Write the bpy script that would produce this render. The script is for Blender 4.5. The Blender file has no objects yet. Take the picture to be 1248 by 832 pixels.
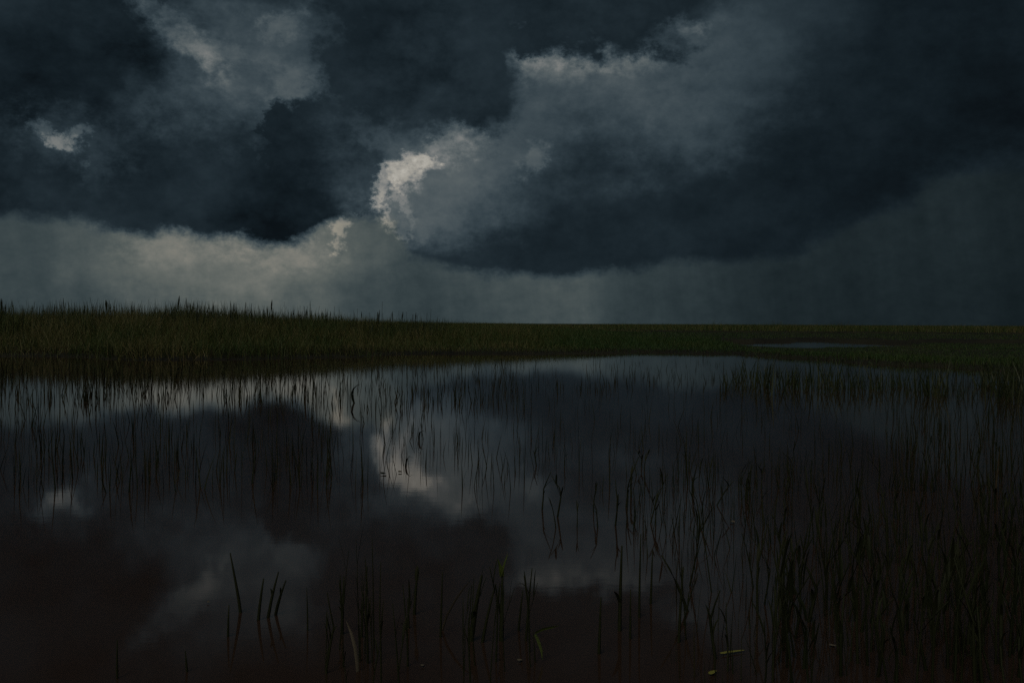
import bpy, math, random
import numpy as np
from mathutils import Vector, Matrix

random.seed(7)
rng = np.random.default_rng(11)
scene = bpy.context.scene
col = scene.collection

# ------------------------------------------------------------------ camera
SW, SH = 1248.0, 832.0
F = 1213.0                      # focal length in photo pixels (35 mm on a 36 mm sensor)
EYE = 1.2
PITCH = -math.atan(22.0 / F)
ROLL = 0.0052
f0 = Vector((0, math.cos(PITCH), math.sin(PITCH)))
r0 = Vector((1, 0, 0))
u0 = r0.cross(f0)
R = r0 * math.cos(ROLL) + u0 * math.sin(ROLL)
U = u0 * math.cos(ROLL) - r0 * math.sin(ROLL)
cam_data = bpy.data.cameras.new('camera')
cam_data.sensor_width = 36.0
cam_data.lens = 35.0
cam_data.clip_start = 0.05
cam_data.clip_end = 20000
cam = bpy.data.objects.new('camera', cam_data)
col.objects.link(cam)
B = -f0
cam.matrix_world = Matrix(((R.x, U.x, B.x, 0), (R.y, U.y, B.y, 0), (R.z, U.z, B.z, EYE), (0, 0, 0, 1)))
scene.camera = cam


def ray(px, py):
    d = f0 * F + R * (px - SW / 2) + U * (SH / 2 - py)
    return d.normalized()


def azel(px, py):
    d = ray(px, py)
    return math.atan2(d.x, d.y), math.asin(d.z)


def ground(px, py, z=0.0):
    d = ray(px, py)
    t = (z - EYE) / d.z
    return Vector((d.x * t, d.y * t, z))


def S(px, py):
    """sky coordinates, in units of a hundred photo pixels"""
    a, e = azel(px, py)
    return a * F / 100, e * F / 100


# ------------------------------------------------------------------ render settings
scene.view_settings.view_transform = 'Standard'
scene.view_settings.look = 'None'
scene.view_settings.exposure = 0.0
scene.view_settings.gamma = 1.0
scene.view_settings.use_curve_mapping = False
scene.render.engine = 'CYCLES'
scene.cycles.max_bounces = 6
scene.cycles.diffuse_bounces = 2
scene.cycles.glossy_bounces = 3
scene.cycles.use_denoising = False

# ------------------------------------------------------------------ light
SUN_EL, SUN_AZ = math.radians(48), math.radians(205)     # behind the camera, a little to the left
sd = bpy.data.lights.new('sun', 'SUN')
sd.energy = 0.55
sd.angle = math.radians(25)
sd.color = (1.0, 0.93, 0.80)
sun = bpy.data.objects.new('sun', sd)
col.objects.link(sun)
sv = Vector((math.cos(SUN_EL) * math.sin(SUN_AZ), math.cos(SUN_EL) * math.cos(SUN_AZ), math.sin(SUN_EL)))
sun.rotation_euler = sv.to_track_quat('Z', 'Y').to_euler()

# ------------------------------------------------------------------ storm sky (world)
world = bpy.data.worlds.new('World')
scene.world = world
world.use_nodes = True
nt = world.node_tree
nt.nodes.clear()


class E:
    def __init__(s, sock): s.s = sock
    def __add__(s, o): return mth('ADD', s, o)
    __radd__ = __add__
    def __sub__(s, o): return mth('SUBTRACT', s, o)
    def __rsub__(s, o): return mth('SUBTRACT', o, s)
    def __mul__(s, o): return mth('MULTIPLY', s, o)
    __rmul__ = __mul__
    def __truediv__(s, o): return mth('DIVIDE', s, o)


def setin(tree, inp, v):
    if isinstance(v, E):
        tree.links.new(v.s, inp)
    else:
        inp.default_value = v


def mth(op, a, b=None, c=None):
    n = nt.nodes.new('ShaderNodeMath')
    n.operation = op
    for i, v in enumerate((a, b, c)):
        if v is not None:
            setin(nt, n.inputs[i], v)
    return E(n.outputs[0])


def smooth(v, a, b, lo=0.0, hi=1.0):
    n = nt.nodes.new('ShaderNodeMapRange')
    n.interpolation_type = 'SMOOTHSTEP'
    setin(nt, n.inputs[0], v)
    n.inputs[1].default_value, n.inputs[2].default_value = a, b
    n.inputs[3].default_value, n.inputs[4].default_value = lo, hi
    return E(n.outputs[0])


def mixf(t, a, b):
    n = nt.nodes.new('ShaderNodeMix')
    n.data_type = 'FLOAT'
    setin(nt, n.inputs[0], t)
    setin(nt, n.inputs[2], a)
    setin(nt, n.inputs[3], b)
    return E(n.outputs[0])


def noise(vec, scale, detail=6.0, rough=0.55, lac=2.0):
    n = nt.nodes.new('ShaderNodeTexNoise')
    nt.links.new(vec, n.inputs['Vector'])
    n.inputs['Scale'].default_value = scale
    n.inputs['Detail'].default_value = detail
    n.inputs['Roughness'].default_value = rough
    n.inputs['Lacunarity'].default_value = lac
    return n


def vmath(op, a, b=None):
    n = nt.nodes.new('ShaderNodeVectorMath')
    n.operation = op
    for i, v in enumerate((a, b)):
        if v is None: continue
        if isinstance(v, tuple): n.inputs[i].default_value = v
        else: nt.links.new(v, n.inputs[i])
    return n.outputs[0]


def scurve(x, pts, x0, x1):
    """piecewise smooth function of x through pts, by a float curve"""
    ys = [p[1] for p in pts]
    lo, hi = min(ys), max(ys)
    n = nt.nodes.new('ShaderNodeFloatCurve')
    cu = n.mapping.curves[0]
    n.mapping.use_clip = False
    P = [((p[0] - x0) / (x1 - x0), (p[1] - lo) / (hi - lo)) for p in pts]
    while len(cu.points) < len(P):
        cu.points.new(0.5, 0.5)
    for q, p in zip(cu.points, P):
        q.location = p
        q.handle_type = 'AUTO_CLAMPED'
    n.mapping.update()
    xx = smoothlin(x, x0, x1)
    setin(nt, n.inputs['Value'], xx)
    return E(n.outputs[0]) * (hi - lo) + lo


def smoothlin(v, a, b):
    n = nt.nodes.new('ShaderNodeMapRange')
    n.clamp = True
    setin(nt, n.inputs[0], v)
    n.inputs[1].default_value, n.inputs[2].default_value = a, b
    return E(n.outputs[0])


tc = nt.nodes.new('ShaderNodeTexCoord')
dirv = tc.outputs['Generated']
sep = nt.nodes.new('ShaderNodeSeparateXYZ')
nt.links.new(dirv, sep.inputs[0])
dx, dy, dz = E(sep.outputs[0]), E(sep.outputs[1]), E(sep.outputs[2])
AZ = mth('ARCTAN2', dx, dy) * (F / 100)
EL = mth('ARCSINE', dz) * (F / 100)
dirs = vmath('MULTIPLY', dirv, (F / 100, F / 100, F / 100 * 1.35))

# billowing displacement of all cloud outlines
n1 = noise(dirs, 0.42, 12.0, 0.62)
w1 = vmath('SUBTRACT', n1.outputs['Color'], (0.5, 0.5, 0.5))
w1 = vmath('MULTIPLY', w1, (2.6, 1.9, 0))
n2 = noise(dirs, 1.5, 10.0, 0.70)
w2 = vmath('SUBTRACT', n2.outputs['Color'], (0.5, 0.5, 0.5))
w2 = vmath('MULTIPLY', w2, (1.5, 1.3, 0))
comb = nt.nodes.new('ShaderNodeCombineXYZ')
setin(nt, comb.inputs[0], AZ)
setin(nt, comb.inputs[1], EL)
P0 = comb.outputs[0]
Pf = vmath('ADD', P0, w2)                 # frayed
Pw = vmath('ADD', Pf, w1)                 # frayed and billowing
Pg = vmath('ADD', P0, vmath('MULTIPLY', vmath('ADD', w1, w2), (0.45, 0.45, 0)))
N1 = E(n1.outputs['Fac'])
N2 = E(n2.outputs['Fac'])
n3 = noise(dirs, 4.2, 8.0, 0.66)
N3 = E(n3.outputs['Fac'])
bdir = vmath('ADD', dirs, vmath('MULTIPLY', vmath('SUBTRACT', n2.outputs['Color'], (0.5, 0.5, 0.5)), (0.5, 0.5, 0.5)))
BIL = None                                # cauliflower: rounded bulges parted by sharp creases
for fq, am in ((1.3, 0.50), (2.7, 0.28), (5.6, 0.13), (11.5, 0.05)):
    nb = noise(bdir, fq, 0.0, 0.5)
    o_ = mth('ABSOLUTE', E(nb.outputs['Fac']) - 0.5) * (2.0 * am)
    BIL = o_ if BIL is None else BIL + o_
BIL = BIL - 0.30
ERODE = (N2 - 0.5) * 1.2 + (N3 - 0.5) * 0.45 + (N1 - 0.5) * 0.8 + BIL * 1.1

n4 = noise(dirs, 9.0, 6.0, 0.68)
N4 = E(n4.outputs['Fac'])
SHRED = (N2 - 0.5) * 1.3 + (N3 - 0.5) * 1.8 + (N4 - 0.5) * 1.5 + BIL * 0.9


def blob(px, py, rx, ry, rot=0.0, a=0.0, b=0.7, amp=1.0, P=None, frag=0.0):
    """an elliptical patch of cloud; rx, ry in photo pixels, rot in degrees (counter-clockwise);
    frag > 0 breaks its outline up into cauliflower and shreds"""
    m = nt.nodes.new('ShaderNodeMapping')
    m.vector_type = 'TEXTURE'
    nt.links.new(P or Pw, m.inputs[0])
    x, y = S(px, py)
    m.inputs[1].default_value = (x, y, 0)
    m.inputs[2].default_value = (0, 0, math.radians(rot))
    m.inputs[3].default_value = (rx / 100, ry / 100, 1)
    g = nt.nodes.new('ShaderNodeTexGradient')
    g.gradient_type = 'SPHERICAL'
    nt.links.new(m.outputs[0], g.inputs[0])
    v = E(g.outputs[1])
    if frag:
        v = mth('MULTIPLY_ADD', (SHRED if P is not None else ERODE) * mth('MINIMUM', v * 4.0, 1.0), frag, v)
    return smooth(v, a, b, 0.0, amp)


def lin(v):
    v /= 255.0
    return v / 12.92 if v <= 0.04045 else ((v + 0.055) / 1.055) ** 2.4


def total(items):
    t = None
    for i in items:
        t = i if t is None else t + i
    return t


def peak(items):
    t = None
    for i in items:
        t = i if t is None else mth('MAXIMUM', t, i)
    return t


sx = nt.nodes.new('ShaderNodeSeparateXYZ')
nt.links.new(Pw, sx.inputs[0])
XW, YW = E(sx.outputs[0]), E(sx.outputs[1])
sf = nt.nodes.new('ShaderNodeSeparateXYZ')
nt.links.new(Pf, sf.inputs[0])
XF, YF = E(sf.outputs[0]), E(sf.outputs[1])

# 1. far rain curtain under the cloud base
rain_pts = [(-500, 55), (0, 64), (120, 71), (300, 90), (400, 82), (500, 62), (590, 68), (680, 76), (740, 62), (860, 50),
            (960, 38), (1080, 36), (1180, 33), (1248, 29), (1800, 25)]
rp = [(S(p, 340)[0], lin(v)) for p, v in rain_pts]
rain = scurve(AZ, rp, rp[0][0], rp[-1][0])
sc_ = nt.nodes.new('ShaderNodeCombineXYZ')
setin(nt, sc_.inputs[0], AZ + EL * 0.12)
setin(nt, sc_.inputs[1], EL * 0.08)
nr = noise(sc_.outputs[0], 1.6, 5.0, 0.6)
rain = rain * ((E(nr.outputs['Fac']) - 0.5) * 0.85 + 1.0) * ((N1 - 0.5) * 0.5 + 1.0)
rain = rain * smooth(EL, 0.0, 1.2, 0.93, 1.10)
rain = rain + blob(300, 310, 260, 70, 0, 0, .95, 0.045) + blob(403, 289, 28, 20, 55, 0.12, .7, 0.12, Pg, 0.9) \
    + blob(345, 306, 100, 30, -6, 0.05, .9, 0.045, Pg, 0.5) + blob(215, 296, 90, 26, 0, 0.05, .9, 0.040, Pg, 0.4)

# 2. the lit cloud masses behind
body = total([
    (N1 - 0.5) * 0.03 + 0.013,
    blob(680, 100, 330, 165, 4, 0, .95, 0.060),
    blob(890, 60, 220, 120, 35, 0, .95, 0.030),
    blob(650, 78, 120, 40, -3, .0, .8, 0.055, Pg, 0.35),
    blob(640, 74, 80, 18, -4, .0, .8, 0.095, Pg, 0.5),
    blob(745, 70, 90, 20, 0, .0, .8, 0.070, Pg, 0.5),
    blob(818, 27, 70, 18, -10, .05, .8, 0.075, Pg, 0.6),
    blob(648, 196, 36, 26, 40, .05, .7, 0.045, Pg, 0.6),
    blob(560, 210, 140, 110, 0, 0, .95, 0.058),
    blob(500, 285, 150, 70, 0, 0, .95, 0.045),
    blob(290, 95, 240, 150, -14, 0, .95, 0.064),
    blob(362, 112, 60, 44, 10, .0, .8, 0.026, Pg, 0.5),
    blob(200, 45, 110, 24, -40, .0, .8, 0.085, Pg, 0.55),
    blob(160, 10, 60, 18, -34, .0, .8, 0.085, Pg, 0.5),
    blob(255, 70, 60, 26, -20, .05, .8, 0.030, Pg, 0.5),
    blob(338, 38, 50, 26, 20, .05, .8, 0.040, Pg, 0.5),
    blob(20, 215, 240, 110, -20, 0, .95, 0.012),
    blob(128, 224, 60, 26, -30, .1, .8, 0.022, Pg, 0.5),
])
body = body * mth('MAXIMUM', (N2 - 0.5) * 1.0 + (N1 - 0.5) * 0.9 + 1.0 + BIL * 0.5, 0.3)
# shaded undersides
shade = total([
    blob(830, 290, 420, 150, -6, 0, .95, 0.60),
    blob(660, 326, 240, 60, 0, 0, .95, 0.45),
    blob(1230, 120, 480, 260, 0, 0, .9, 0.42),
    blob(1030, 195, 300, 90, 15, 0, .9, 0.34),
])
deep = (N1 - 0.5) * 0.03 + 0.0150
deep = deep * (1.0 - blob(1170, 190, 260, 80, 14, 0, .9, 0.62))
deep = deep * (1.0 - blob(1290, 10, 330, 200, 20, 0, .9, 0.45))
body = mixf(mth('MINIMUM', shade, 0.94), body, deep)

# 3. the near dark storm cloud that crosses in front of them
front = peak([
    blob(525, 55, 195, 190, 8, .12, .46, frag=0.42),
    blob(385, 225, 112, 120, 10, .16, .38, frag=0.42),
    blob(640, -12, 360, 112, 0, .14, .46, frag=0.42),
    blob(300, 262, 330, 150, -6, .05, .72, frag=0.25),
    blob(35, 62, 210, 150, 18, .10, .55, frag=0.36),
    blob(165, 220, 110, 110, -30, .05, .6, frag=0.3),
])
front = front * (1.0 - blob(478, 280, 90, 50, 0, .05, .6, 0.9))
dark = mth('MAXIMUM', (N1 - 0.5) * 0.055 + (N2 - 0.5) * 0.012 + BIL * 0.010 + 0.0155, 0.006)
dark = dark + blob(0, 225, 230, 100, -20, 0, .9, 0.012) + blob(570, 80, 120, 150, 0, 0, 1.0, 0.010)
cloud = mixf(front, body, dark)
# small break far left
brk = total([
    blob(73, 172, 30, 12, -6, .10, .9, 0.095, Pg, 1.1),
    blob(95, 164, 24, 10, 25, .12, .9, 0.045, Pg, 1.1),
    blob(48, 162, 60, 14, -28, .10, .85, 0.040, Pg, 0.8),
    blob(80, 168, 120, 55, -10, .05, .95, 0.018, Pg, 0.5),
])
cloud = cloud + brk

# 4. the cloud base line
base_pts = [(-500, 240), (0, 268), (100, 275), (200, 283), (290, 292), (360, 297), (395, 284), (430, 274), (458, 272), (490, 302), (530, 328), (590, 336),
            (650, 338), (720, 332), (800, 322), (940, 316), (1000, 296), (1060, 272), (1110, 252), (1150, 228), (1200, 218), (1248, 210),
            (1500, 180), (1800, 150)]
bp = [S(*p) for p in base_pts]
edge = scurve(AZ + (XF - AZ) * 0.5, bp, bp[0][0], bp[-1][0])
Yb = EL + (YF - EL) * 0.4 + (YW - YF) * 0.35 + ERODE * 0.12
over = smooth(Yb - edge, -0.08, 0.12)
L = mixf(over, rain, cloud)

# 5. the break in the clouds
gap = peak([blob(486, 226, 54, 44, 6, .12, .62, 1.0, Pg, 0.50), blob(504, 209, 46, 20, -4, .10, .60, 0.9, Pg, 0.50),
            blob(464, 232, 30, 40, 0, .16, .55, 0.8, Pg, 0.6), blob(478, 258, 44, 50, 0, .10, .7, 0.55, Pg, 0.8),
            blob(432, 262, 22, 12, 20, .15, .7, 0.22, Pg, 0.8), blob(537, 184, 62, 40, 15, .08, .9, 0.30, Pg, 0.6)])
gap = gap * (1.0 - blob(534, 262, 76, 56, 30, .02, .80, 0.75, Pg, 0.40))
gap = gap * (1.0 - blob(482, 268, 22, 34, 20, .22, .50, 0.80, Pg, 0.8))
gap = gap * (1.0 - blob(402, 222, 76, 80, 0, .12, .34, 1.0, Pg, 0.50))
gap = gap * (1.0 - blob(450, 158, 120, 66, 12, .12, .34, 1.0, Pg, 0.45))
gap = gap * mth('MAXIMUM', (N2 - 0.5) * 1.6 + (N3 - 0.5) * 1.6 + (N4 - 0.5) * 0.8 + 1.0, 0.22)
gap = gap + blob(515, 236, 150, 100, 0, 0, 1.0, 0.16)          # light spilling on to the cloud beside it
L = L + gap * 0.27
# fine mottling of every cloud
L = L * ((N3 - 0.5) * 0.65 + (N4 - 0.5) * 0.25 + 1.0)

# colour by luminance: slate blue in the dark, grey in the lit cloud, cream in the break
ramp = nt.nodes.new('ShaderNodeValToRGB')
cr = ramp.color_ramp
cr.interpolation = 'LINEAR'
stops = [(0.0, (0.74, 1.03, 1.42)), (0.18, (0.60, 1.07, 1.44)), (0.40, (0.71, 1.06, 1.29)), (0.60, (0.86, 1.04, 1.09)), (0.80, (0.98, 1.01, 0.98)), (1.0, (1.05, 1.0, 0.88))]
cr.elements[0].position, cr.elements[0].color = stops[0][0], (*[v / 2 for v in stops[0][1]], 1)
cr.elements[1].position, cr.elements[1].color = stops[-1][0], (*[v / 2 for v in stops[-1][1]], 1)
for p, c in stops[1:-1]:
    e = cr.elements.new(p)
    e.color = (*[v / 2 for v in c], 1)
setin(nt, ramp.inputs[0], mth('POWER', mth('MAXIMUM', L * 3.3, 0.0), 0.5))
tint = ramp.outputs[0]
rt = nt.nodes.new('ShaderNodeMix')          # the rain curtain is greener than the clouds
rt.data_type = 'RGBA'
setin(nt, rt.inputs[0], over)
rt.inputs[6].default_value = (1.04, 1.0, 0.90, 1)
rt.inputs[7].default_value = (1, 1, 1, 1)
tint = vmath('MULTIPLY', tint, rt.outputs[2])
sc1 = nt.nodes.new('ShaderNodeVectorMath')
sc1.operation = 'SCALE'
nt.links.new(tint, sc1.inputs[0])
STR = 0.1
setin(nt, sc1.inputs['Scale'], L * (2.0 / STR))

# thin overcast overhead and behind the camera: daylight coming through the cloud sheet
nish = nt.nodes.new('ShaderNodeTexSky')
nish.sky_type = 'NISHITA'
nish.sun_disc = False
nish.sun_elevation = SUN_EL
nish.sun_rotation = SUN_AZ
nish.dust_density = 4.0
nish.air_density = 1.0
thin = mth('MAXIMUM', smooth(EL, 5.2, 10.0), smooth(dy, -0.05, -0.5) * smooth(EL, -0.5, 1.5))
thin = thin * (N1 * 0.3 + 0.10) + gap * 0.03
sc2 = nt.nodes.new('ShaderNodeVectorMath')
sc2.operation = 'SCALE'
nt.links.new(nish.outputs[0], sc2.inputs[0])
setin(nt, sc2.inputs['Scale'], thin)
addv = vmath('ADD', sc1.outputs[0], sc2.outputs[0])
bg = nt.nodes.new('ShaderNodeBackground')
nt.links.new(addv, bg.inputs[0])
bg.inputs[1].default_value = STR
wo = nt.nodes.new('ShaderNodeOutputWorld')
nt.links.new(bg.outputs[0], wo.inputs[0])
world.cycles.sampling_method = 'MANUAL'
world.cycles.sample_map_resolution = 512


# ------------------------------------------------------------------ materials
def material(name, rough=0.7, spec=0.3):
    m = bpy.data.materials.new(name)
    m.use_nodes = True
    t = m.node_tree
    p = t.nodes['Principled BSDF']
    p.inputs['Roughness'].default_value = rough
    p.inputs['Specular IOR Level'].default_value = spec
    return m, t, p


def attr_ramp(t, p, stops, noise_scale=None, noise_amt=0.0):
    """colour from the per-blade 'tint' attribute, plus patches across the field"""
    a = t.nodes.new('ShaderNodeAttribute')
    a.attribute_name = 'tint'
    fac = a.outputs['Fac']
    if noise_scale:
        g = t.nodes.new('ShaderNodeNewGeometry')
        n = t.nodes.new('ShaderNodeTexNoise')
        n.inputs['Scale'].default_value = noise_scale
        n.inputs['Detail'].default_value = 4
        t.links.new(g.outputs['Position'], n.inputs['Vector'])
        mm = t.nodes.new('ShaderNodeMath')
        mm.operation = 'MULTIPLY_ADD'
        t.links.new(n.outputs['Fac'], mm.inputs[0])
        mm.inputs[1].default_value = noise_amt
        mm.inputs[2].default_value = -noise_amt / 2
        ad = t.nodes.new('ShaderNodeMath')
        ad.operation = 'ADD'
        ad.use_clamp = True
        t.links.new(fac, ad.inputs[0])
        t.links.new(mm.outputs[0], ad.inputs[1])
        fac = ad.outputs[0]
    r = t.nodes.new('ShaderNodeValToRGB')
    r.color_ramp.elements[0].position, r.color_ramp.elements[0].color = stops[0][0], (*stops[0][1], 1)
    r.color_ramp.elements[1].position, r.color_ramp.elements[1].color = stops[-1][0], (*stops[-1][1], 1)
    for pos, c in stops[1:-1]:
        e = r.color_ramp.elements.new(pos)
        e.color = (*c, 1)
    t.links.new(fac, r.inputs[0])
    t.links.new(r.outputs[0], p.inputs['Base Color'])


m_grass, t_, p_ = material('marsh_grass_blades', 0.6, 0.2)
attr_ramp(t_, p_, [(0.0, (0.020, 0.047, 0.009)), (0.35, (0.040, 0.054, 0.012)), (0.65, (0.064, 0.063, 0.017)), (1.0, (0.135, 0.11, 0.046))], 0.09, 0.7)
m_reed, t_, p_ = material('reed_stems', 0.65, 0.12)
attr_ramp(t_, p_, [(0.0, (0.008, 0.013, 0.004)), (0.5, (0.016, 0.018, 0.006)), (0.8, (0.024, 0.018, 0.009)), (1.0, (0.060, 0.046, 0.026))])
m_sedge, t_, p_ = material('sedge_leaves', 0.55, 0.25)
attr_ramp(t_, p_, [(0.0, (0.012, 0.022, 0.006)), (0.5, (0.026, 0.034, 0.010)), (1.0, (0.060, 0.054, 0.022))])
m_green, t_, p_ = material('fresh_reed_leaf', 0.5, 0.35)
p_.inputs['Base Color'].default_value = (0.050, 0.070, 0.012, 1)
m_straw, t_, p_ = material('dead_reed_leaf', 0.6, 0.25)
n = t_.nodes.new('ShaderNodeTexNoise')
n.inputs['Scale'].default_value = 40
r = t_.nodes.new('ShaderNodeValToRGB')
r.color_ramp.elements[0].color = (0.05, 0.042, 0.024, 1)
r.color_ramp.elements[1].color = (0.13, 0.11, 0.07, 1)
t_.links.new(n.outputs['Fac'], r.inputs[0])
t_.links.new(r.outputs[0], p_.inputs['Base Color'])
m_yellow, t_, p_ = material('yellow_reed_leaf', 0.5, 0.3)
p_.inputs['Base Color'].default_value = (0.15, 0.15, 0.025, 1)

m_mud, t_, p_ = material('marsh_ground', 0.9, 0.15)
g = t_.nodes.new('ShaderNodeNewGeometry')
n = t_.nodes.new('ShaderNodeTexNoise')
n.inputs['Scale'].default_value = 0.15
n.inputs['Detail'].default_value = 8
t_.links.new(g.outputs['Position'], n.inputs['Vector'])
r = t_.nodes.new('ShaderNodeValToRGB')
r.color_ramp.elements[0].position, r.color_ramp.elements[0].color = 0.35, (0.010, 0.010, 0.006, 1)
r.color_ramp.elements[1].position, r.color_ramp.elements[1].color = 0.65, (0.022, 0.022, 0.010, 1)
t_.links.new(n.outputs['Fac'], r.inputs[0])
t_.links.new(r.outputs[0], p_.inputs['Base Color'])

m_water, t_, p_ = material('peat_water', 0.033, 0.5)
p_.inputs['Base Color'].default_value = (0.026, 0.0165, 0.0112, 1)
p_.inputs['IOR'].default_value = 1.18
g = t_.nodes.new('ShaderNodeNewGeometry')
mp = t_.nodes.new('ShaderNodeMapping')
mp.inputs[3].default_value = (1.0, 2.2, 1.0)
t_.links.new(g.outputs['Position'], mp.inputs[0])
na = t_.nodes.new('ShaderNodeTexNoise')
na.inputs['Scale'].default_value = 3.6
na.inputs['Detail'].default_value = 5
na.inputs['Roughness'].default_value = 0.6
t_.links.new(mp.outputs[0], na.inputs['Vector'])
bp_ = t_.nodes.new('ShaderNodeBump')
bp_.inputs['Strength'].default_value = 0.30
bp_.inputs['Distance'].default_value = 0.0006
t_.links.new(na.outputs['Fac'], bp_.inputs['Height'])
t_.links.new(bp_.outputs[0], p_.inputs['Normal'])


# ------------------------------------------------------------------ mesh helpers
def mesh_from(name, V, quads=None, tris=None, mat=None, tint=None, smooth_shade=True):
    me = bpy.data.meshes.new(name)
    nq = 0 if quads is None else len(quads)
    ntri = 0 if tris is None else len(tris)
    me.vertices.add(len(V))
    me.vertices.foreach_set('co', np.asarray(V, np.float32).ravel())
    loops = np.concatenate([a.ravel() for a in (quads, tris) if a is not None and len(a)]).astype(np.int32)
    me.loops.add(len(loops))
    me.loops.foreach_set('vertex_index', loops)
    starts = np.concatenate([np.arange(nq) * 4, nq * 4 + np.arange(ntri) * 3]).astype(np.int32)
    me.polygons.add(nq + ntri)
    me.polygons.foreach_set('loop_start', starts)
    if smooth_shade:
        me.polygons.foreach_set('use_smooth', np.ones(nq + ntri, bool))
    if tint is not None:
        at = me.attributes.new('tint', 'FLOAT', 'POINT')
        at.data.foreach_set('value', np.asarray(tint, np.float32))
    me.update(calc_edges=True)
    me.validate()
    if mat:
        me.materials.append(mat)
    return me


def link(name, me, parent=None):
    o = bpy.data.objects.new(name, me)
    col.objects.link(o)
    if parent:
        o.parent = parent
    return o


def tag(o, label=None, cat=None, group=None, kind=None):
    if label: o['label'] = label
    if cat: o['category'] = cat
    if group: o['group'] = group
    if kind: o['kind'] = kind
    return o


def blades(pos, h, w, lean, bend, tint, levels=3):
    """many grass blades as one array of tapering ribbons: pos (n,3), h height, w width, lean tip offset / height"""
    n = len(pos)
    yaw = rng.uniform(0, 2 * np.pi, n)           # facing of the ribbon
    la = rng.uniform(0, 2 * np.pi, n)            # direction of lean
    wx, wy = np.cos(yaw), np.sin(yaw)
    lx, ly = np.cos(la), np.sin(la)
    V, T = [], []
    for k in range(levels):
        t = k / levels
        off = h * (lean * t + bend * t * t)
        zz = h * (t - 0.35 * bend * bend * t * t)
        c = pos + np.stack([lx * off, ly * off, zz], 1)
        ww = w * (1 - 0.75 * t ** 1.5) * 0.5
        side = np.stack([wx * ww, wy * ww, np.zeros(n)], 1)
        V += [c - side, c + side]
    off = h * (lean + bend)
    V.append(pos + np.stack([lx * off, ly * off, h * (1 - 0.35 * bend * bend)], 1))
    nv = 2 * levels + 1
    A = np.stack(V, 1).reshape(-1, 3)
    b = np.arange(n) * nv
    quads = np.concatenate([np.stack([b + 2 * k, b + 2 * k + 1, b + 2 * k + 3, b + 2 * k + 2], 1) for k in range(levels - 1)])
    tris = np.stack([b + 2 * levels - 2, b + 2 * levels - 1, b + 2 * levels], 1)
    return A, quads, tris, np.repeat(tint, nv)


# ------------------------------------------------------------------ marsh terrain
def vnoise(x, y, seed=0):
    """cheap smooth value noise"""
    def hsh(i, j):
        v = np.sin(i * 127.1 + j * 311.7 + seed * 74.7) * 43758.5453
        return v - np.floor(v)
    xi, yi = np.floor(x), np.floor(y)
    fx, fy = x - xi, y - yi
    fx, fy = fx * fx * (3 - 2 * fx), fy * fy * (3 - 2 * fy)
    a = hsh(xi, yi) * (1 - fx) + hsh(xi + 1, yi) * fx
    b = hsh(xi, yi + 1) * (1 - fx) + hsh(xi + 1, yi + 1) * fx
    return a * (1 - fy) + b * fy


def sstep(x, a, b):
    t = np.clip((x - a) / (b - a), 0, 1)
    return t * t * (3 - 2 * t)


def az_of(px):
    return math.atan((px - 624) / F)


SHORE = [(-900, 46), (-300, 44), (0, 38), (60, 37), (150, 34.6), (300, 34.6), (400, 35.5), (500, 37.5), (620, 40), (760, 41), (860, 42),
         (900, 42), (940, 39.5), (990, 36), (1100, 32), (1248, 29), (1500, 26), (2000, 22)]
SA = np.array([az_of(p) for p, _ in SHORE])
SD = np.array([d for _, d in SHORE])


def shore_dist(az):
    return np.interp(az, SA, SD)


def interp_px(az, pts):
    return np.interp(az, [az_of(p) for p, _ in pts], [v for _, v in pts])


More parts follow.
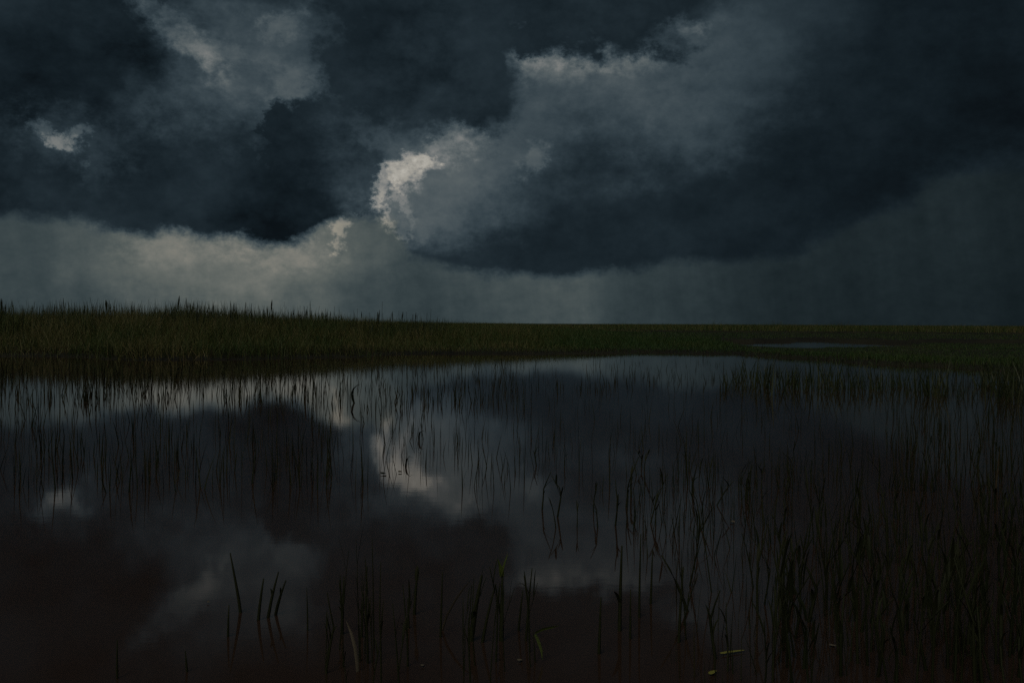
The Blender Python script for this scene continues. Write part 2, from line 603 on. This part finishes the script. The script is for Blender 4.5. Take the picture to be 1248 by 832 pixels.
def terrain(x, y):
    """ground height, and grass height, at world x, y"""
    az = np.arctan2(x, y)
    d = np.hypot(x, y)
    s = d - shore_dist(az) + (vnoise(x * 0.35, y * 0.35, 1) - 0.5) * 3.0 + (vnoise(x * 1.3, y * 1.3, 2) - 0.5) * 0.9
    rise = interp_px(az, [(-300, 0.62), (250, 0.62), (400, 0.45), (500, 0.32), (620, 0.2), (760, 0.12), (900, 0.10), (1500, 0.10)])
    z = np.where(s < 0, np.maximum(s * 0.12, -0.5), 0.03 + rise * sstep(s, 1.0, 20) + 0.05 * np.minimum(s, 1))
    # grass height
    tall = interp_px(az, [(-300, 1.30), (250, 1.30), (400, 1.12), (500, 1.08), (620, 1.02), (700, 0.72), (770, 0.46), (870, 0.34), (915, 0.12), (1500, 0.10)])
    near = interp_px(az, [(-300, 0.30), (40, 0.30), (120, 0.62), (330, 0.62), (430, 0.28), (620, 0.16), (900, 0.14), (960, 0.20), (1100, 0.28), (1500, 0.28)])
    gh = near + (tall - near) * sstep(s, 0.0, interp_px(az, [(-300, 14), (300, 11), (600, 16), (800, 10), (1000, 9), (1500, 12)]))
    right = interp_px(az, [(620, 0.0), (770, 1.0)])
    gh = np.where(d > 70, np.maximum(gh, 0.30), gh) * (1 - 0.45 * right * sstep(d, 62, 105))
    # channel behind the spit on the right
    pxx = 624 + F * np.tan(az)
    dep = F * EYE / d / np.cos(az) * 1.0
    e1 = ((pxx - 1000) / (128 + 14 * (vnoise(x * .5, y * .5, 5) - .5))) ** 2 + ((dep - 25.2) / 6.0) ** 2
    e2 = ((pxx - 1180) / 85) ** 2 + ((dep - 22.5) / 2.8) ** 2
    ch = np.minimum(e1, e2)
    ch = ch + (vnoise(x * 0.8, y * 0.25, 8) - 0.5) * 0.7
    # far creek
    cd = 131 + 6 * np.sin(x * 0.02) + (vnoise(x * .1, y * .1, 9) - .5) * 10
    ck = np.abs(d - cd) / 6.0 + (1 - interp_px(az, [(730, 0.0), (800, 1.0)])) * 3
    wet = np.minimum(ch, ck)
    z = np.where(wet < 1, np.minimum(z, -0.25 + 0.28 * wet), z)
    # far side field
    far = sstep(d, cd + 4, cd + 8)
    z = z + far * right * 0.10
    gh = gh + (1.06 - gh) * far * np.maximum(right, 0.0)
    gh = np.where(wet < 1.05, 0, gh)
    z = z + np.clip((d - 300) / 1500, 0, 1) * 0.3
    return z, gh, s


nr_, na_ = 360, 620
rad = np.concatenate([np.linspace(2, 22, 12), np.geomspace(24, 170, nr_ - 60), np.geomspace(180, 9000, 48)])
azs = np.concatenate([np.linspace(-math.pi, -0.62, 60, endpoint=False), np.linspace(-0.62, 0.62, na_ - 120, endpoint=False), np.linspace(0.62, math.pi, 60)])
RR, AA = np.meshgrid(rad, azs, indexing='ij')
X, Y = RR * np.sin(AA), RR * np.cos(AA)
Z, _, _ = terrain(X, Y)
V = np.stack([X, Y, Z], -1).reshape(-1, 3)
V = np.concatenate([V, [[0, 0, -0.5]]])
i, j = np.meshgrid(np.arange(len(rad) - 1), np.arange(len(azs) - 1), indexing='ij')
k = i * len(azs) + j
Q = np.stack([k, k + 1, k + len(azs) + 1, k + len(azs)], -1).reshape(-1, 4)[:, ::-1]
jj = np.arange(len(azs) - 1)
Tn = np.stack([jj, jj + 1, np.full_like(jj, len(V) - 1)], 1)
tag(link('ground', mesh_from('ground', V, Q, Tn, m_mud)), kind='structure')

# water sheet
wr = np.concatenate([[0.5], np.geomspace(2, 9000, 40)])
wa = np.linspace(0, 2 * math.pi, 97)
RR, AA = np.meshgrid(wr, wa, indexing='ij')
V = np.stack([RR * np.sin(AA), RR * np.cos(AA), np.zeros_like(RR)], -1).reshape(-1, 3)
i, j = np.meshgrid(np.arange(len(wr) - 1), np.arange(96), indexing='ij')
k = i * 97 + j
Q = np.stack([k, k + 97, k + 98, k + 1], -1).reshape(-1, 4)
tag(link('water', mesh_from('water', V, Q, None, m_water, smooth_shade=False)), kind='structure')

# ------------------------------------------------------------------ marsh grass
def scatter(n, d0, d1, amax=0.60):
    d = rng.uniform(d0, d1, n)
    az = rng.uniform(-amax, amax, n)
    x, y = d * np.sin(az), d * np.cos(az)
    z, gh, s = terrain(x, y)
    return x, y, z, gh, s, d, az


parts = []
for n, d0, d1 in ((150000, 27, 62), (70000, 60, 160), (45000, 150, 420), (25000, 400, 1500)):
    x, y, z, gh, s, d, az = scatter(n, d0, d1)
    keep = (gh > 0.02) & (s > -0.6) & (z > -0.05)
    # tussocks: some places thinner, some taller
    tus = vnoise(x * 0.9, y * 0.9, 3)
    keep &= rng.uniform(0, 1, n) < np.where(s < 1.0, 0.35, 1.0)
    x, y, z, gh, s, d, az, tus = [a[keep] for a in (x, y, z, gh, s, d, az, tus)]
    m = len(x)
    big = vnoise(x * 0.22, y * 0.22, 4)
    h = gh * rng.uniform(0.62, 1.05, m) * (0.66 + 0.46 * tus + 0.18 * big)
    h *= np.where(d > 150, 1.0 + 0.5 * (vnoise(x * 0.06, y * 0.02, 41) - 0.5) + 0.5 * (vnoise(x * 0.25, y * 0.05, 42) > 0.86), 1.0)
    w = rng.uniform(0.010, 0.022, m) * np.maximum(1, d / 55)
    lean = rng.uniform(0.02, 0.34, m)
    bend = rng.uniform(0.0, 0.85, m) ** 1.7
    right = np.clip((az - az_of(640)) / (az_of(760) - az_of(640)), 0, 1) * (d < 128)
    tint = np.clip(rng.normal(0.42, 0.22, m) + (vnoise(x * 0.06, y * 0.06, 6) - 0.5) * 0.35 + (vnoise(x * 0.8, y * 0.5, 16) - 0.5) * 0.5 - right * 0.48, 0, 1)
    parts.append(blades(np.stack([x, y, np.maximum(z, -0.05) - 0.03], 1), h, w, lean, bend, tint, 3))

n = 16000
x, y, z, gh, s, d, az = scatter(n, 46, 60, 0.52)
keep = (gh > 0.85) & (az < az_of(545)) & (vnoise(x * 0.45, y * 0.45, 21) ** 1.5 > rng.uniform(0.15, 0.9, n))
x, y, z, gh, az = [a[keep] for a in (x, y, z, gh, az)]
m = len(x)
fringe = blades(np.stack([x, y, z], 1), gh * (1.0 + 0.36 * rng.uniform(0, 1, m) ** 1.8) * (1 - 0.10 * (az > az_of(400))), rng.uniform(0.016, 0.055, m), rng.uniform(0.0, 0.14, m),
                rng.uniform(0, 0.5, m) ** 2, np.clip(rng.normal(0.3, 0.2, m), 0, 1), 4)
# dark blades added along the waterline; their colour stands in for shade there
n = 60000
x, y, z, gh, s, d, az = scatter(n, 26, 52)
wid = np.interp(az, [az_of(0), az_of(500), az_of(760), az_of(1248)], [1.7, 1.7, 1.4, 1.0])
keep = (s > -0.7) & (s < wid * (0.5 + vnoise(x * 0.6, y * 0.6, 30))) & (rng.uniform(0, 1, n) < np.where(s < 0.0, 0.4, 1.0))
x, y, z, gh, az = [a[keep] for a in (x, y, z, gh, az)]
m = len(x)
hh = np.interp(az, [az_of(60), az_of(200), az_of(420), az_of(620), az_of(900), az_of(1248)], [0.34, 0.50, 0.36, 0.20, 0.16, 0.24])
shade_blades = blades(np.stack([x, y, np.maximum(z, -0.05) - 0.03], 1), hh * rng.uniform(0.45, 1.15, m), rng.uniform(0.009, 0.022, m), rng.uniform(0.0, 0.22, m),
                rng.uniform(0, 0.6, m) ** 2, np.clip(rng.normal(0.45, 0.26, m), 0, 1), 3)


def merge(parts):
    Vs, Qs, Ts, Is = [], [], [], []
    o = 0
    for A, q, t, ti in parts:
        Vs.append(A); Qs.append(q + o); Ts.append(t + o); Is.append(ti)
        o += len(A)
    return np.concatenate(Vs), np.concatenate(Qs), np.concatenate(Ts), np.concatenate(Is)


A, q, t, ti = merge([shade_blades])
tag(link('shore_shade_blades', mesh_from('shore_shade_blades', A, q, t, m_reed, ti)), 'dark blades added as shade along the waterline of the bank', 'shade_blades', kind='stuff')
A, q, t, ti = merge([fringe])
tag(link('ridge_reeds', mesh_from('ridge_reeds', A, q, t, m_sedge, ti)), 'ragged fringe of dark reeds along the top of the left bank', 'reeds', kind='stuff')
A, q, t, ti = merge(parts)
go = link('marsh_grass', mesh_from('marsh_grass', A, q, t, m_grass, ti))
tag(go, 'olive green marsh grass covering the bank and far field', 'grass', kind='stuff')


# ------------------------------------------------------------------ reeds
def tube(path, radii, sides=6):
    """a tapering round stem along path"""
    path = [Vector(p) for p in path]
    V, Qd = [], []
    for k, p in enumerate(path):
        a = path[max(k - 1, 0)]
        b = path[min(k + 1, len(path) - 1)]
        d = (b - a).normalized()
        u = d.orthogonal().normalized() if abs(d.z) < 0.9 else d.cross(Vector((0, 1, 0))).normalized()
        v = d.cross(u)
        for s in range(sides):
            an = 2 * math.pi * s / sides
            V.append(p + (u * math.cos(an) + v * math.sin(an)) * radii[k])
    for k in range(len(path) - 1):
        for s in range(sides):
            s2 = (s + 1) % sides
            Qd.append((k * sides + s, k * sides + s2, (k + 1) * sides + s2, (k + 1) * sides + s))
    V.append(path[-1] + (path[-1] - path[-2]).normalized() * radii[-1])
    top = (len(path) - 1) * sides
    Tr = [(top + s, top + (s + 1) % sides, len(V) - 1) for s in range(sides)]
    return np.array(V), np.array(Qd), np.array(Tr)


def ribbon(path, width, across):
    """a folded leaf blade along path: two halves meeting in a keel"""
    path = [Vector(p) for p in path]
    V, Qd = [], []
    n = len(path)
    for k, p in enumerate(path):
        t = k / (n - 1)
        w = width * 0.5 * (math.sin(math.pi * min(1, 0.25 + 0.75 * t)) ** 0.7 if t < 1 else 0.02) + 0.0004
        a = path[max(k - 1, 0)]
        b = path[min(k + 1, n - 1)]
        d = (b - a).normalized()
        side = Vector(across) - d * Vector(across).dot(d)
        side.normalize()
        nrm = d.cross(side)
        V += [p - side * w + nrm * w * 0.35, p, p + side * w + nrm * w * 0.35]
    for k in range(n - 1):
        for c in (0, 1):
            Qd.append((3 * k + c, 3 * k + c + 1, 3 * k + c + 4, 3 * k + c + 3))
    return np.array(V), np.array(Qd)


def stem_mesh(h, lean, curve, rad, kink=0.0, name='stem', tintv=0.4):
    """stem leaning in +X, of height h, rooted 0.35 m under the water"""
    n = 9
    path, radii = [], []
    kx = 0
    for k in range(n + 1):
        t = -0.35 / h + (1 + 0.35 / h) * k / n
        tt = max(t, 0)
        x = h * (lean * t + curve * tt * tt) + (kink * h * max(0, t - 0.55) if kink else 0)
        wob = 0.012 * h * math.sin(t * 5.3 + h * 17)
        path.append((x, wob, h * t * (1 - 0.2 * abs(lean) * tt)))
        radii.append(rad * (1.0 - 0.62 * max(t, 0) ** 1.3))
    V, Qd, Tr = tube(path, radii)
    tint = np.full(len(V), tintv) + rng.normal(0, 0.05, len(V))
    me = mesh_from(name, V, Qd, Tr, m_reed, np.clip(tint, 0, 1))
    def at(t):
        return Vector((h * (lean * t + curve * t * t) + (kink * h * max(0, t - 0.55) if kink else 0), 0.012 * h * math.sin(t * 5.3 + h * 17), h * t * (1 - 0.2 * abs(lean) * t)))
    return me, at


def leaf_mesh(start, length, ang, spread, droop, width, mat=None, tintv=0.35):
    """blade leaving the stem at start; ang = compass direction, spread = tan of angle to the vertical"""
    path = []
    n = 7
    for k in range(n + 1):
        t = k / n
        r = length * (spread * t * (1 - 0.2 * t) + droop * 0.4 * t * t)
        z = length * (t * (1 - 0.25 * spread) - droop * t * t)
        path.append((start.x + math.cos(ang) * r, start.y + math.sin(ang) * r, start.z + z))
    V, Qd = ribbon(path, width, (-math.sin(ang), math.cos(ang), 0.05))
    return mesh_from('leaf', V, Qd, None, mat or m_reed, np.clip(np.full(len(V), tintv) + rng.normal(0, 0.05, len(V)), 0, 1))


def empty(name, loc, rz=0.0):
    o = bpy.data.objects.new(name, None)
    o.empty_display_size = 0.1
    o.location = loc
    o.rotation_euler = (0, 0, rz)
    col.objects.link(o)
    return o


def make_reed(h, lean=0.1, curve=0.05, rad=0.005, leaves=2, kink=0.0, tintv=0.4, leaf_mat=None, leaf_len=0.45, loc=(0, 0, 0), rz=0.0):
    root = empty('reed', loc, rz)
    me, at = stem_mesh(h, lean, curve, rad, kink, tintv=tintv)
    link('stem', me, root)
    for k in range(leaves):
        t = random.uniform(0.25, 0.85)
        lm = leaf_mesh(at(t), h * leaf_len * random.uniform(0.6, 1.2), random.uniform(0, 6.28), random.uniform(0.06, 0.32),
                       random.uniform(0.0, 0.5), rad * random.uniform(1.4, 2.6), leaf_mat, tintv + random.uniform(-.12, .08))
        link('leaf', lm, root)
    return root


def copy_tree(o):
    c = o.copy()
    col.objects.link(c)
    for ch in o.children:
        d = ch.copy()
        col.objects.link(d)
        d.parent = c
    return c


def reed_px(bx, by, tx, ty, width_px, label, leaves=1, group=None, tintv=0.35, leaf_mat=None, kink=0.0, leaf_len=0.4):
    """one particular reed, from its waterline and tip in the photo"""
    b = ground(bx, by)
    dist = math.hypot(b.x, b.y)
    h = (by - ty) * dist / F
    leanx = (tx - bx) * dist / F / h
    rz = 0.0 if leanx >= 0 else math.pi
    r_ = make_reed(h, abs(leanx) * 0.75, abs(leanx) * 0.25, width_px * 0.5 * dist / F, leaves, kink, tintv, leaf_mat, leaf_len, b, rz)
    return tag(r_, label, 'reed', group or 'reeds standing in the water')


REEDS = [
    (293, 746, 281, 674, 4, 'tall dark reed leaning left, tallest of the small group at lower left', 0),
    (278, 775, 279, 738, 3, 'short upright reed just left of the tall left-leaning reed', 0),
    (315, 755, 321, 705, 4, 'dark straight reed beside the tall left-leaning reed', 0),
    (327, 752, 339, 696, 4, 'dark reed leaning right in the middle of the small lower left group', 1),
    (336, 748, 348, 706, 4, 'reed with a sharp bend at the waterline, right end of the small lower left group', 1),
    (375, 768, 374, 716, 2, 'thin lone reed between the lower left group and the green-leaved reed', 0),
    (143, 826, 143, 782, 3, 'lone short reed at the bottom edge near the lower left corner', 0),
    (228, 818, 226, 793, 3, 'very short reed stub at the bottom edge left of the lower left group', 0),
    (417, 772, 419, 702, 4, 'dark reed with green leaves beside the pale arching dead leaf', 3),
    (441, 776, 443, 722, 3, 'thin reed just right of the pale arching dead leaf', 1),
    (456, 790, 453, 655, 2, 'very thin tall straight reed in the lower middle', 0),
    (505, 748, 509, 690, 4, 'wavy reed left of the thick twin reeds in the lower middle', 1),
    (537, 776, 539, 696, 3, 'straight reed standing left of the thick twin reeds', 0),
    (498, 765, 497, 728, 3, 'short reed at the foot of the wavy reed', 0),
    (574, 780, 587, 698, 7, 'thickest dark reed of the lower middle leaning right', 2),
    (588, 782, 604, 708, 4, 'reed leaning right alongside the thickest dark reed', 0),
    (632, 768, 637, 718, 3, 'short leaning reed right of the reed with the yellow-green sprout', 0),
    (641, 780, 648, 690, 3, 'thin tall reed right of the reed with the yellow-green sprout', 1),
    (730, 796, 732, 727, 4, 'lone straight reed right of the pale reflection in the lower middle', 0),
    (755, 768, 757, 664, 5, 'tall thick straight reed standing apart right of the lower middle', 1),
    (768, 778, 768, 718, 3, 'short reed close against the tall thick straight reed', 0),
    (779, 752, 780, 650, 3, 'thin tall reed just right of the tall thick straight reed', 0),
    (793, 735, 795, 670, 3, 'thin reed between the tall thick reed and the broken leaning reed', 0),
    (838, 745, 806, 672, 4, 'dark reed leaning strongly left at the edge of the lower right thicket', 0),
    (827, 782, 832, 690, 4, 'dark upright reed beside the strongly left-leaning reed', 0),
]
for a in REEDS:
    reed_px(*a)
# the reed with a fresh sprout at its tip
sp = reed_px(611, 780, 612, 700, 6, 'dark reed topped with a yellow-green sprout in the lower middle', 2)
b = ground(611, 780)
k_ = math.hypot(b.x, b.y) / F
for a_, l_ in ((0.3, 34), (2.6, 26), (4.4, 20)):
    lf = link('sprout_leaf', leaf_mesh(Vector((0.0, 0, 78 * k_)), l_ * k_, a_, 0.25, 0.1, 6 * k_, m_green), sp)
    lf['label'] = 'yellow-green sprouting leaf'
# reed with the green folded leaf
gr = reed_px(652, 806, 650, 768, 2, 'short reed carrying a bright green folded leaf', 0)
b = ground(652, 806)
k_ = math.hypot(b.x, b.y) / F
V_, Q_ = ribbon([(0, 0, 36 * k_), (-10 * k_, 0, 41 * k_), (-20 * k_, 0, 43 * k_), (-29 * k_, 0, 45 * k_)], 3.6 * k_, (0, 0.5, 1))
lf = link('leaf', mesh_from('leaf', V_, Q_, None, m_green), gr)
lf['label'] = 'bright green leaf'
V_, Q_ = ribbon([(0, 0, 34 * k_), (-4 * k_, 0, 26 * k_), (-8 * k_, 0, 14 * k_), (-9 * k_, 0, 3 * k_)], 3.6 * k_, (1, 0.3, 0))
link('leaf', mesh_from('leaf', V_, Q_, None, m_green), gr)
# pale dead leaf arching out of the water
def arching(px, py, pts, w, mat, label, cat='leaf', name='dead_leaf'):
    b = ground(px, py)
    k = math.hypot(b.x, b.y) / F
    P = [(x * k, 0.10 * i * abs(x) * k, z * k) for i, (x, z) in enumerate(pts)]
    V, Qd = ribbon(P, w * k, (0.6, 0.6, 0.2))
    o = link(name, mesh_from(name, V, Qd, None, mat))
    o.location = b
    return tag(o, label, cat)


arching(437, 818, [(0, -10), (-1, 10), (-4, 30), (-9, 46), (-16, 60)], 5, m_straw, 'pale narrow dead leaf arching up from the water in the lower middle')
arching(537, 768, [(0, -8), (8, 18), (18, 36), (28, 50), (36, 58)], 4, m_straw, 'pale dead leaf leaning right between the thin reeds of the lower middle')
arching(433, 491, [(0, -3), (-3, 5), (-4, 11), (-2, 17), (2, 21), (7, 23)], 3, m_reed, 'dark reed leaf arching to the left of the bright cloud reflection', 'leaf', 'arching_leaf')
arching(511, 536, [(0, -3), (0, 5), (1, 9), (4, 11), (7, 10)], 3, m_reed, 'small dark hooked leaf at the right edge of the bright cloud reflection', 'leaf', 'arching_leaf')
arching(494, 568, [(0, -3), (2, 8), (5, 12), (9, 10)], 3, m_reed, 'tiny hooked dark leaf standing inside the bright cloud reflection', 'leaf', 'arching_leaf')


# fallen leaves floating on the water
def floating(px, py, length_px, width_px, rz, mat, label):
    b = ground(px, py)
    k = math.hypot(b.x, b.y) / F
    Lg, w = length_px * k, width_px * k
    P = [((t - 0.5) * Lg, 0.02 * Lg * math.sin(t * 4), 0.006 + 0.012 * Lg * (t - 0.5) ** 2 * 4) for t in [i / 8 for i in range(9)]]
    V, Qd = ribbon(P, w, (0, 1, 0.1))
    o = link('fallen_leaf', mesh_from('fallen_leaf', V, Qd, None, mat))
    o.location = (b.x, b.y, 0.0)
    o.rotation_euler = (0, 0, rz)
    return tag(o, label, 'leaf', 'fallen leaves on the water')


floating(893, 796, 35, 4.5, 0.42, m_yellow, 'long yellow leaf lying on the water in the lower right')
floating(869, 821, 17, 6, 0.9, m_yellow, 'small yellow leaf at the bottom edge below the long yellow leaf')
floating(515, 812, 5.4, 4, 1.3, m_straw, 'tiny pale leaf fragment near the bottom edge of the lower middle')
floating(634, 806, 6.6, 5, 0.6, m_straw, 'small pale curled leaf under the green folded leaf')
floating(893, 637, 5.4, 6, -0.6, m_straw, 'tiny pale leaf floating above the lower right thicket')
floating(1052, 676, 5.4, 6, 0.3, m_straw, 'tiny pale leaf caught among the reeds at right')
floating(488, 576, 4.8, 7, 0.2, m_straw, 'tiny white leaf floating in the bright cloud reflection')
floating(468, 578, 7, 8, 0.8, m_reed, 'small dark leaf floating at the left end of the bright cloud reflection')
floating(254, 735, 3, 4, 0.2, m_straw, 'tiny pale speck of leaf left of the small lower left reed group')
floating(1015, 788, 8.4, 4, -0.4, m_straw, 'pale curved leaf lying in the lower right thicket')

# the thicket in the lower right and scattered reeds: copies of a dozen kinds
kinds = []
for i in range(14):
    h = random.uniform(0.20, 0.36)
    o = make_reed(h, random.uniform(0.01, 0.22), random.uniform(-0.06, 0.10), random.uniform(0.0026, 0.0064), random.choice((1, 2, 2, 3)),
                  random.choice((0, 0, 0, 0.3, -0.5, -0.8)), random.uniform(0.1, 0.42))
    kinds.append(o)
used = set()


def place(px, py, label, group, hmin=0.8, hmax=1.3, thin=1.0):
    i = random.randrange(len(kinds))
    o = kinds[i] if i not in used else copy_tree(kinds[i])
    used.add(i)
    b = ground(px, py)
    o.location = b
    o.rotation_euler = (0, 0, random.uniform(0, 6.28))
    s = random.uniform(hmin, hmax)
    sw = random.uniform(0.8, 1.3) * thin
    o.scale = (sw, sw, s)
    return tag(o, label, 'reed', group)


n_near = 0
while n_near < 165:
    px = 800 + 455 * random.random() ** 0.8
    py = random.uniform(655, 850)
    if (px - 800) / 450 < random.random() * 0.35: continue
    place(px, py, 'dark leafy reed in the dense thicket of the lower right corner', 'reeds of the lower right thicket', 0.7, 1.35)
    n_near += 1
for k in range(26):
    place(random.choice((random.uniform(395, 470), random.uniform(480, 660))), random.uniform(790, 850),
          'dim thin reed rising from the bottom edge of the lower middle', 'reeds along the bottom edge', 0.75, 1.3, 0.55)
for k in range(60):
    place(random.uniform(640, 1250), random.uniform(560, 655), 'thin dim reed in the open dark water right of the middle',
          'reeds in the open water right of the middle', 0.45, 0.95)
for i, o in enumerate(kinds):          # a kind the loops never drew goes to the thicket
    if i not in used:
        o.location = ground(1000 + 15 * i, 720)
        tag(o, 'dark leafy reed in the dense thicket of the lower right corner', 'reed', 'reeds of the lower right thicket')

# ------------------------------------------------------------------ distant reed stems in the water: one mass
def water_reeds(boxes):
    out = []
    for n, x0, x1, y0, y1, h0, h1, w0, w1 in boxes:
        px = rng.uniform(x0, x1, n)
        py = rng.uniform(y0, y1, n)
        clump = vnoise(px * 0.02, py * 0.08, 12)
        keep = rng.uniform(0.05, 0.95, n) < clump * 1.3
        px, py = px[keep], py[keep]
        pos = np.array([ground(a, b)[:] for a, b in zip(px, py)])
        m = len(pos)
        h = rng.uniform(h0, h1, m)
        pos[:, 2] = -0.15
        out.append(blades(pos, h + 0.15, rng.uniform(w0, w1, m), rng.uniform(0, 0.13, m), rng.uniform(0, 0.6, m) ** 3,
                          np.clip(rng.normal(0.35, 0.18, m), 0, 1), 4))
    return out


A, q, t, ti = merge(water_reeds([
    (1600, -30, 430, 446, 492, 0.12, 0.42, 0.010, 0.026),
    (1000, -30, 480, 470, 600, 0.12, 0.36, 0.006, 0.015),
    (620, 430, 640, 440, 500, 0.10, 0.30, 0.008, 0.022),
    (200, 450, 560, 500, 580, 0.10, 0.30, 0.005, 0.012),
    (620, 600, 900, 438, 480, 0.08, 0.26, 0.008, 0.020),
    (950, 560, 1270, 480, 600, 0.10, 0.30, 0.005, 0.012),
    (620, 870, 1270, 446, 486, 0.10, 0.30, 0.010, 0.024),
    (480, 1080, 1270, 460, 600, 0.12, 0.36, 0.007, 0.016),
    (600, 760, 1270, 590, 680, 0.10, 0.26, 0.004, 0.009),
    (500, 820, 1270, 660, 840, 0.08, 0.22, 0.003, 0.008),
]))
tag(link('water_reeds', mesh_from('water_reeds', A, q, t, m_reed, ti)), 'thin dark reeds scattered in the shallow water before the bank', 'reeds', kind='stuff')

# ------------------------------------------------------------------ sedge tufts in a row at right
def tuft_mesh(seed):
    r = random.Random(seed)
    n = 13
    a = np.array([[r.gauss(0, 0.13), r.gauss(0, 0.08), -0.1] for _ in range(n)])
    h = np.array([r.uniform(0.22, 0.52) for _ in range(n)]) + 0.1
    A, q, t, ti = blades(a, h, np.array([r.uniform(0.012, 0.026) for _ in range(n)]), np.array([r.uniform(0, 0.25) for _ in range(n)]),
                         np.array([r.uniform(0, 0.35) for _ in range(n)]), np.clip(np.array([r.gauss(0.3, 0.2) for _ in range(n)]), 0, 1), 4)
    return mesh_from('sedge_tuft', A, q, t, m_sedge, ti)


tufts = [tuft_mesh(i) for i in range(8)]
for k in range(44):
    px = 884 + 300 * (max(0, k + random.uniform(-.9, .9)) / 44) ** 1.1
    py = 467 + (px - 884) * 0.035 + random.gauss(0, 4.5)
    o = link('sedge_tuft', random.choice(tufts))
    o.location = ground(px, py)
    o.rotation_euler = (0, 0, random.uniform(0, 6.28))
    s = random.choice((0.5, 0.7, 0.9, 1.0, 1.2, 1.4)) * random.uniform(0.85, 1.1)
    o.scale = (s * 0.9, s * 0.9, s)
    tag(o, 'dark sedge tuft in the long row standing in the water before the right spit', 'sedge', 'sedge tufts in a row')
for k in range(16):
    o = link('sedge_tuft', random.choice(tufts))
    o.location = ground(random.uniform(1192, 1256), random.uniform(462, 492))
    o.rotation_euler = (0, 0, random.uniform(0, 6.28))
    s = random.uniform(0.8, 1.35)
    o.scale = (s, s, s)
    tag(o, 'dark sedge tuft in the clump at the right edge of the picture', 'sedge', 'sedge tufts at the right edge')

# ------------------------------------------------------------------ seed-head stalks along the skyline
def stalk_mesh(h, lean, rad, head):
    n = 8
    path = [(h * (lean * (k / n) ** 1.6), 0, h * k / n) for k in range(n + 1)]
    radii = [rad * (1 - 0.5 * k / n) for k in range(n + 1)]
    if head:
        for k in range(n + 1):
            t = k / n
            if t > 0.72: radii[k] = rad * 2.4 * math.sin(math.pi * (t - 0.66) / 0.36) + rad * 0.4
    V, Qd, Tr = tube(path, radii, 5)
    return V, Qd, Tr


stalks = []
for i in range(10):
    h = random.uniform(1.75, 2.15)
    V, Qd, Tr = stalk_mesh(h, random.uniform(-0.1, 0.1), random.uniform(0.010, 0.018), i in (1, 7, 9))
    stalks.append((h, mesh_from('reed_stalk', V, Qd, Tr, m_reed, np.full(len(V), random.uniform(0.1, 0.5)))))


def skyline(px, top, label, group, mi=None, wide=1.0):
    d = random.uniform(50, 58)
    a = az_of(px)
    x, y = d * math.sin(a), d * math.cos(a)
    z = float(terrain(np.array([x]), np.array([y]))[0][0])
    hor = 394.5 + (px - 624) * ROLL
    H = EYE + (hor - top) * math.hypot(x, y) * math.cos(a) / F
    h, me = stalks[mi if mi is not None else random.randrange(len(stalks))]
    o = link('reed_stalk', me)
    o.location = (x, y, z)
    o.scale = (wide, wide, (H - z) / h)
    o.rotation_euler = (0, 0, random.uniform(0, 6.28))
    return tag(o, label, 'stalk', group)


skyline(465, 368, 'lone tall straight stalk standing high above the bank where the skyline drops', None, 2, 1.2)
skyline(524, 377, 'small lone stalk on the skyline right of the lone tall stalk', None, 4, 1.0)
skyline(216, 361, 'tallest dark seed-head stalk on the skyline at left', None, 1, 1.5)
skyline(281, 367, 'thick forked-looking stalk pair on the left skyline', None, 3, 1.7)
skyline(300, 369, 'stubby thick stalk on the left skyline beside the stalk pair', None, 5, 2.0)
skyline(329, 366, 'slim stalk with a seed head on the left skyline right of the stubby thick one', None, 7, 1.2)
skyline(131, 366, 'dark leaning stalk on the left skyline above the bank', None, 9, 1.8)
for k in range(95):
    px = random.choice((random.uniform(-10, 420), random.uniform(-10, 250), random.uniform(330, 520)))
    dense = np.interp(px, [0, 250, 400, 480, 560], [377, 377, 383, 387, 390])
    skyline(px, dense - abs(random.gauss(0, 1)) * np.interp(px, [0, 350, 520], [6, 6, 3]) - 3,
            'thin stalk in the ragged fringe of stalks along the left skyline', 'stalks along the left skyline', None, random.uniform(0.7, 1.3))
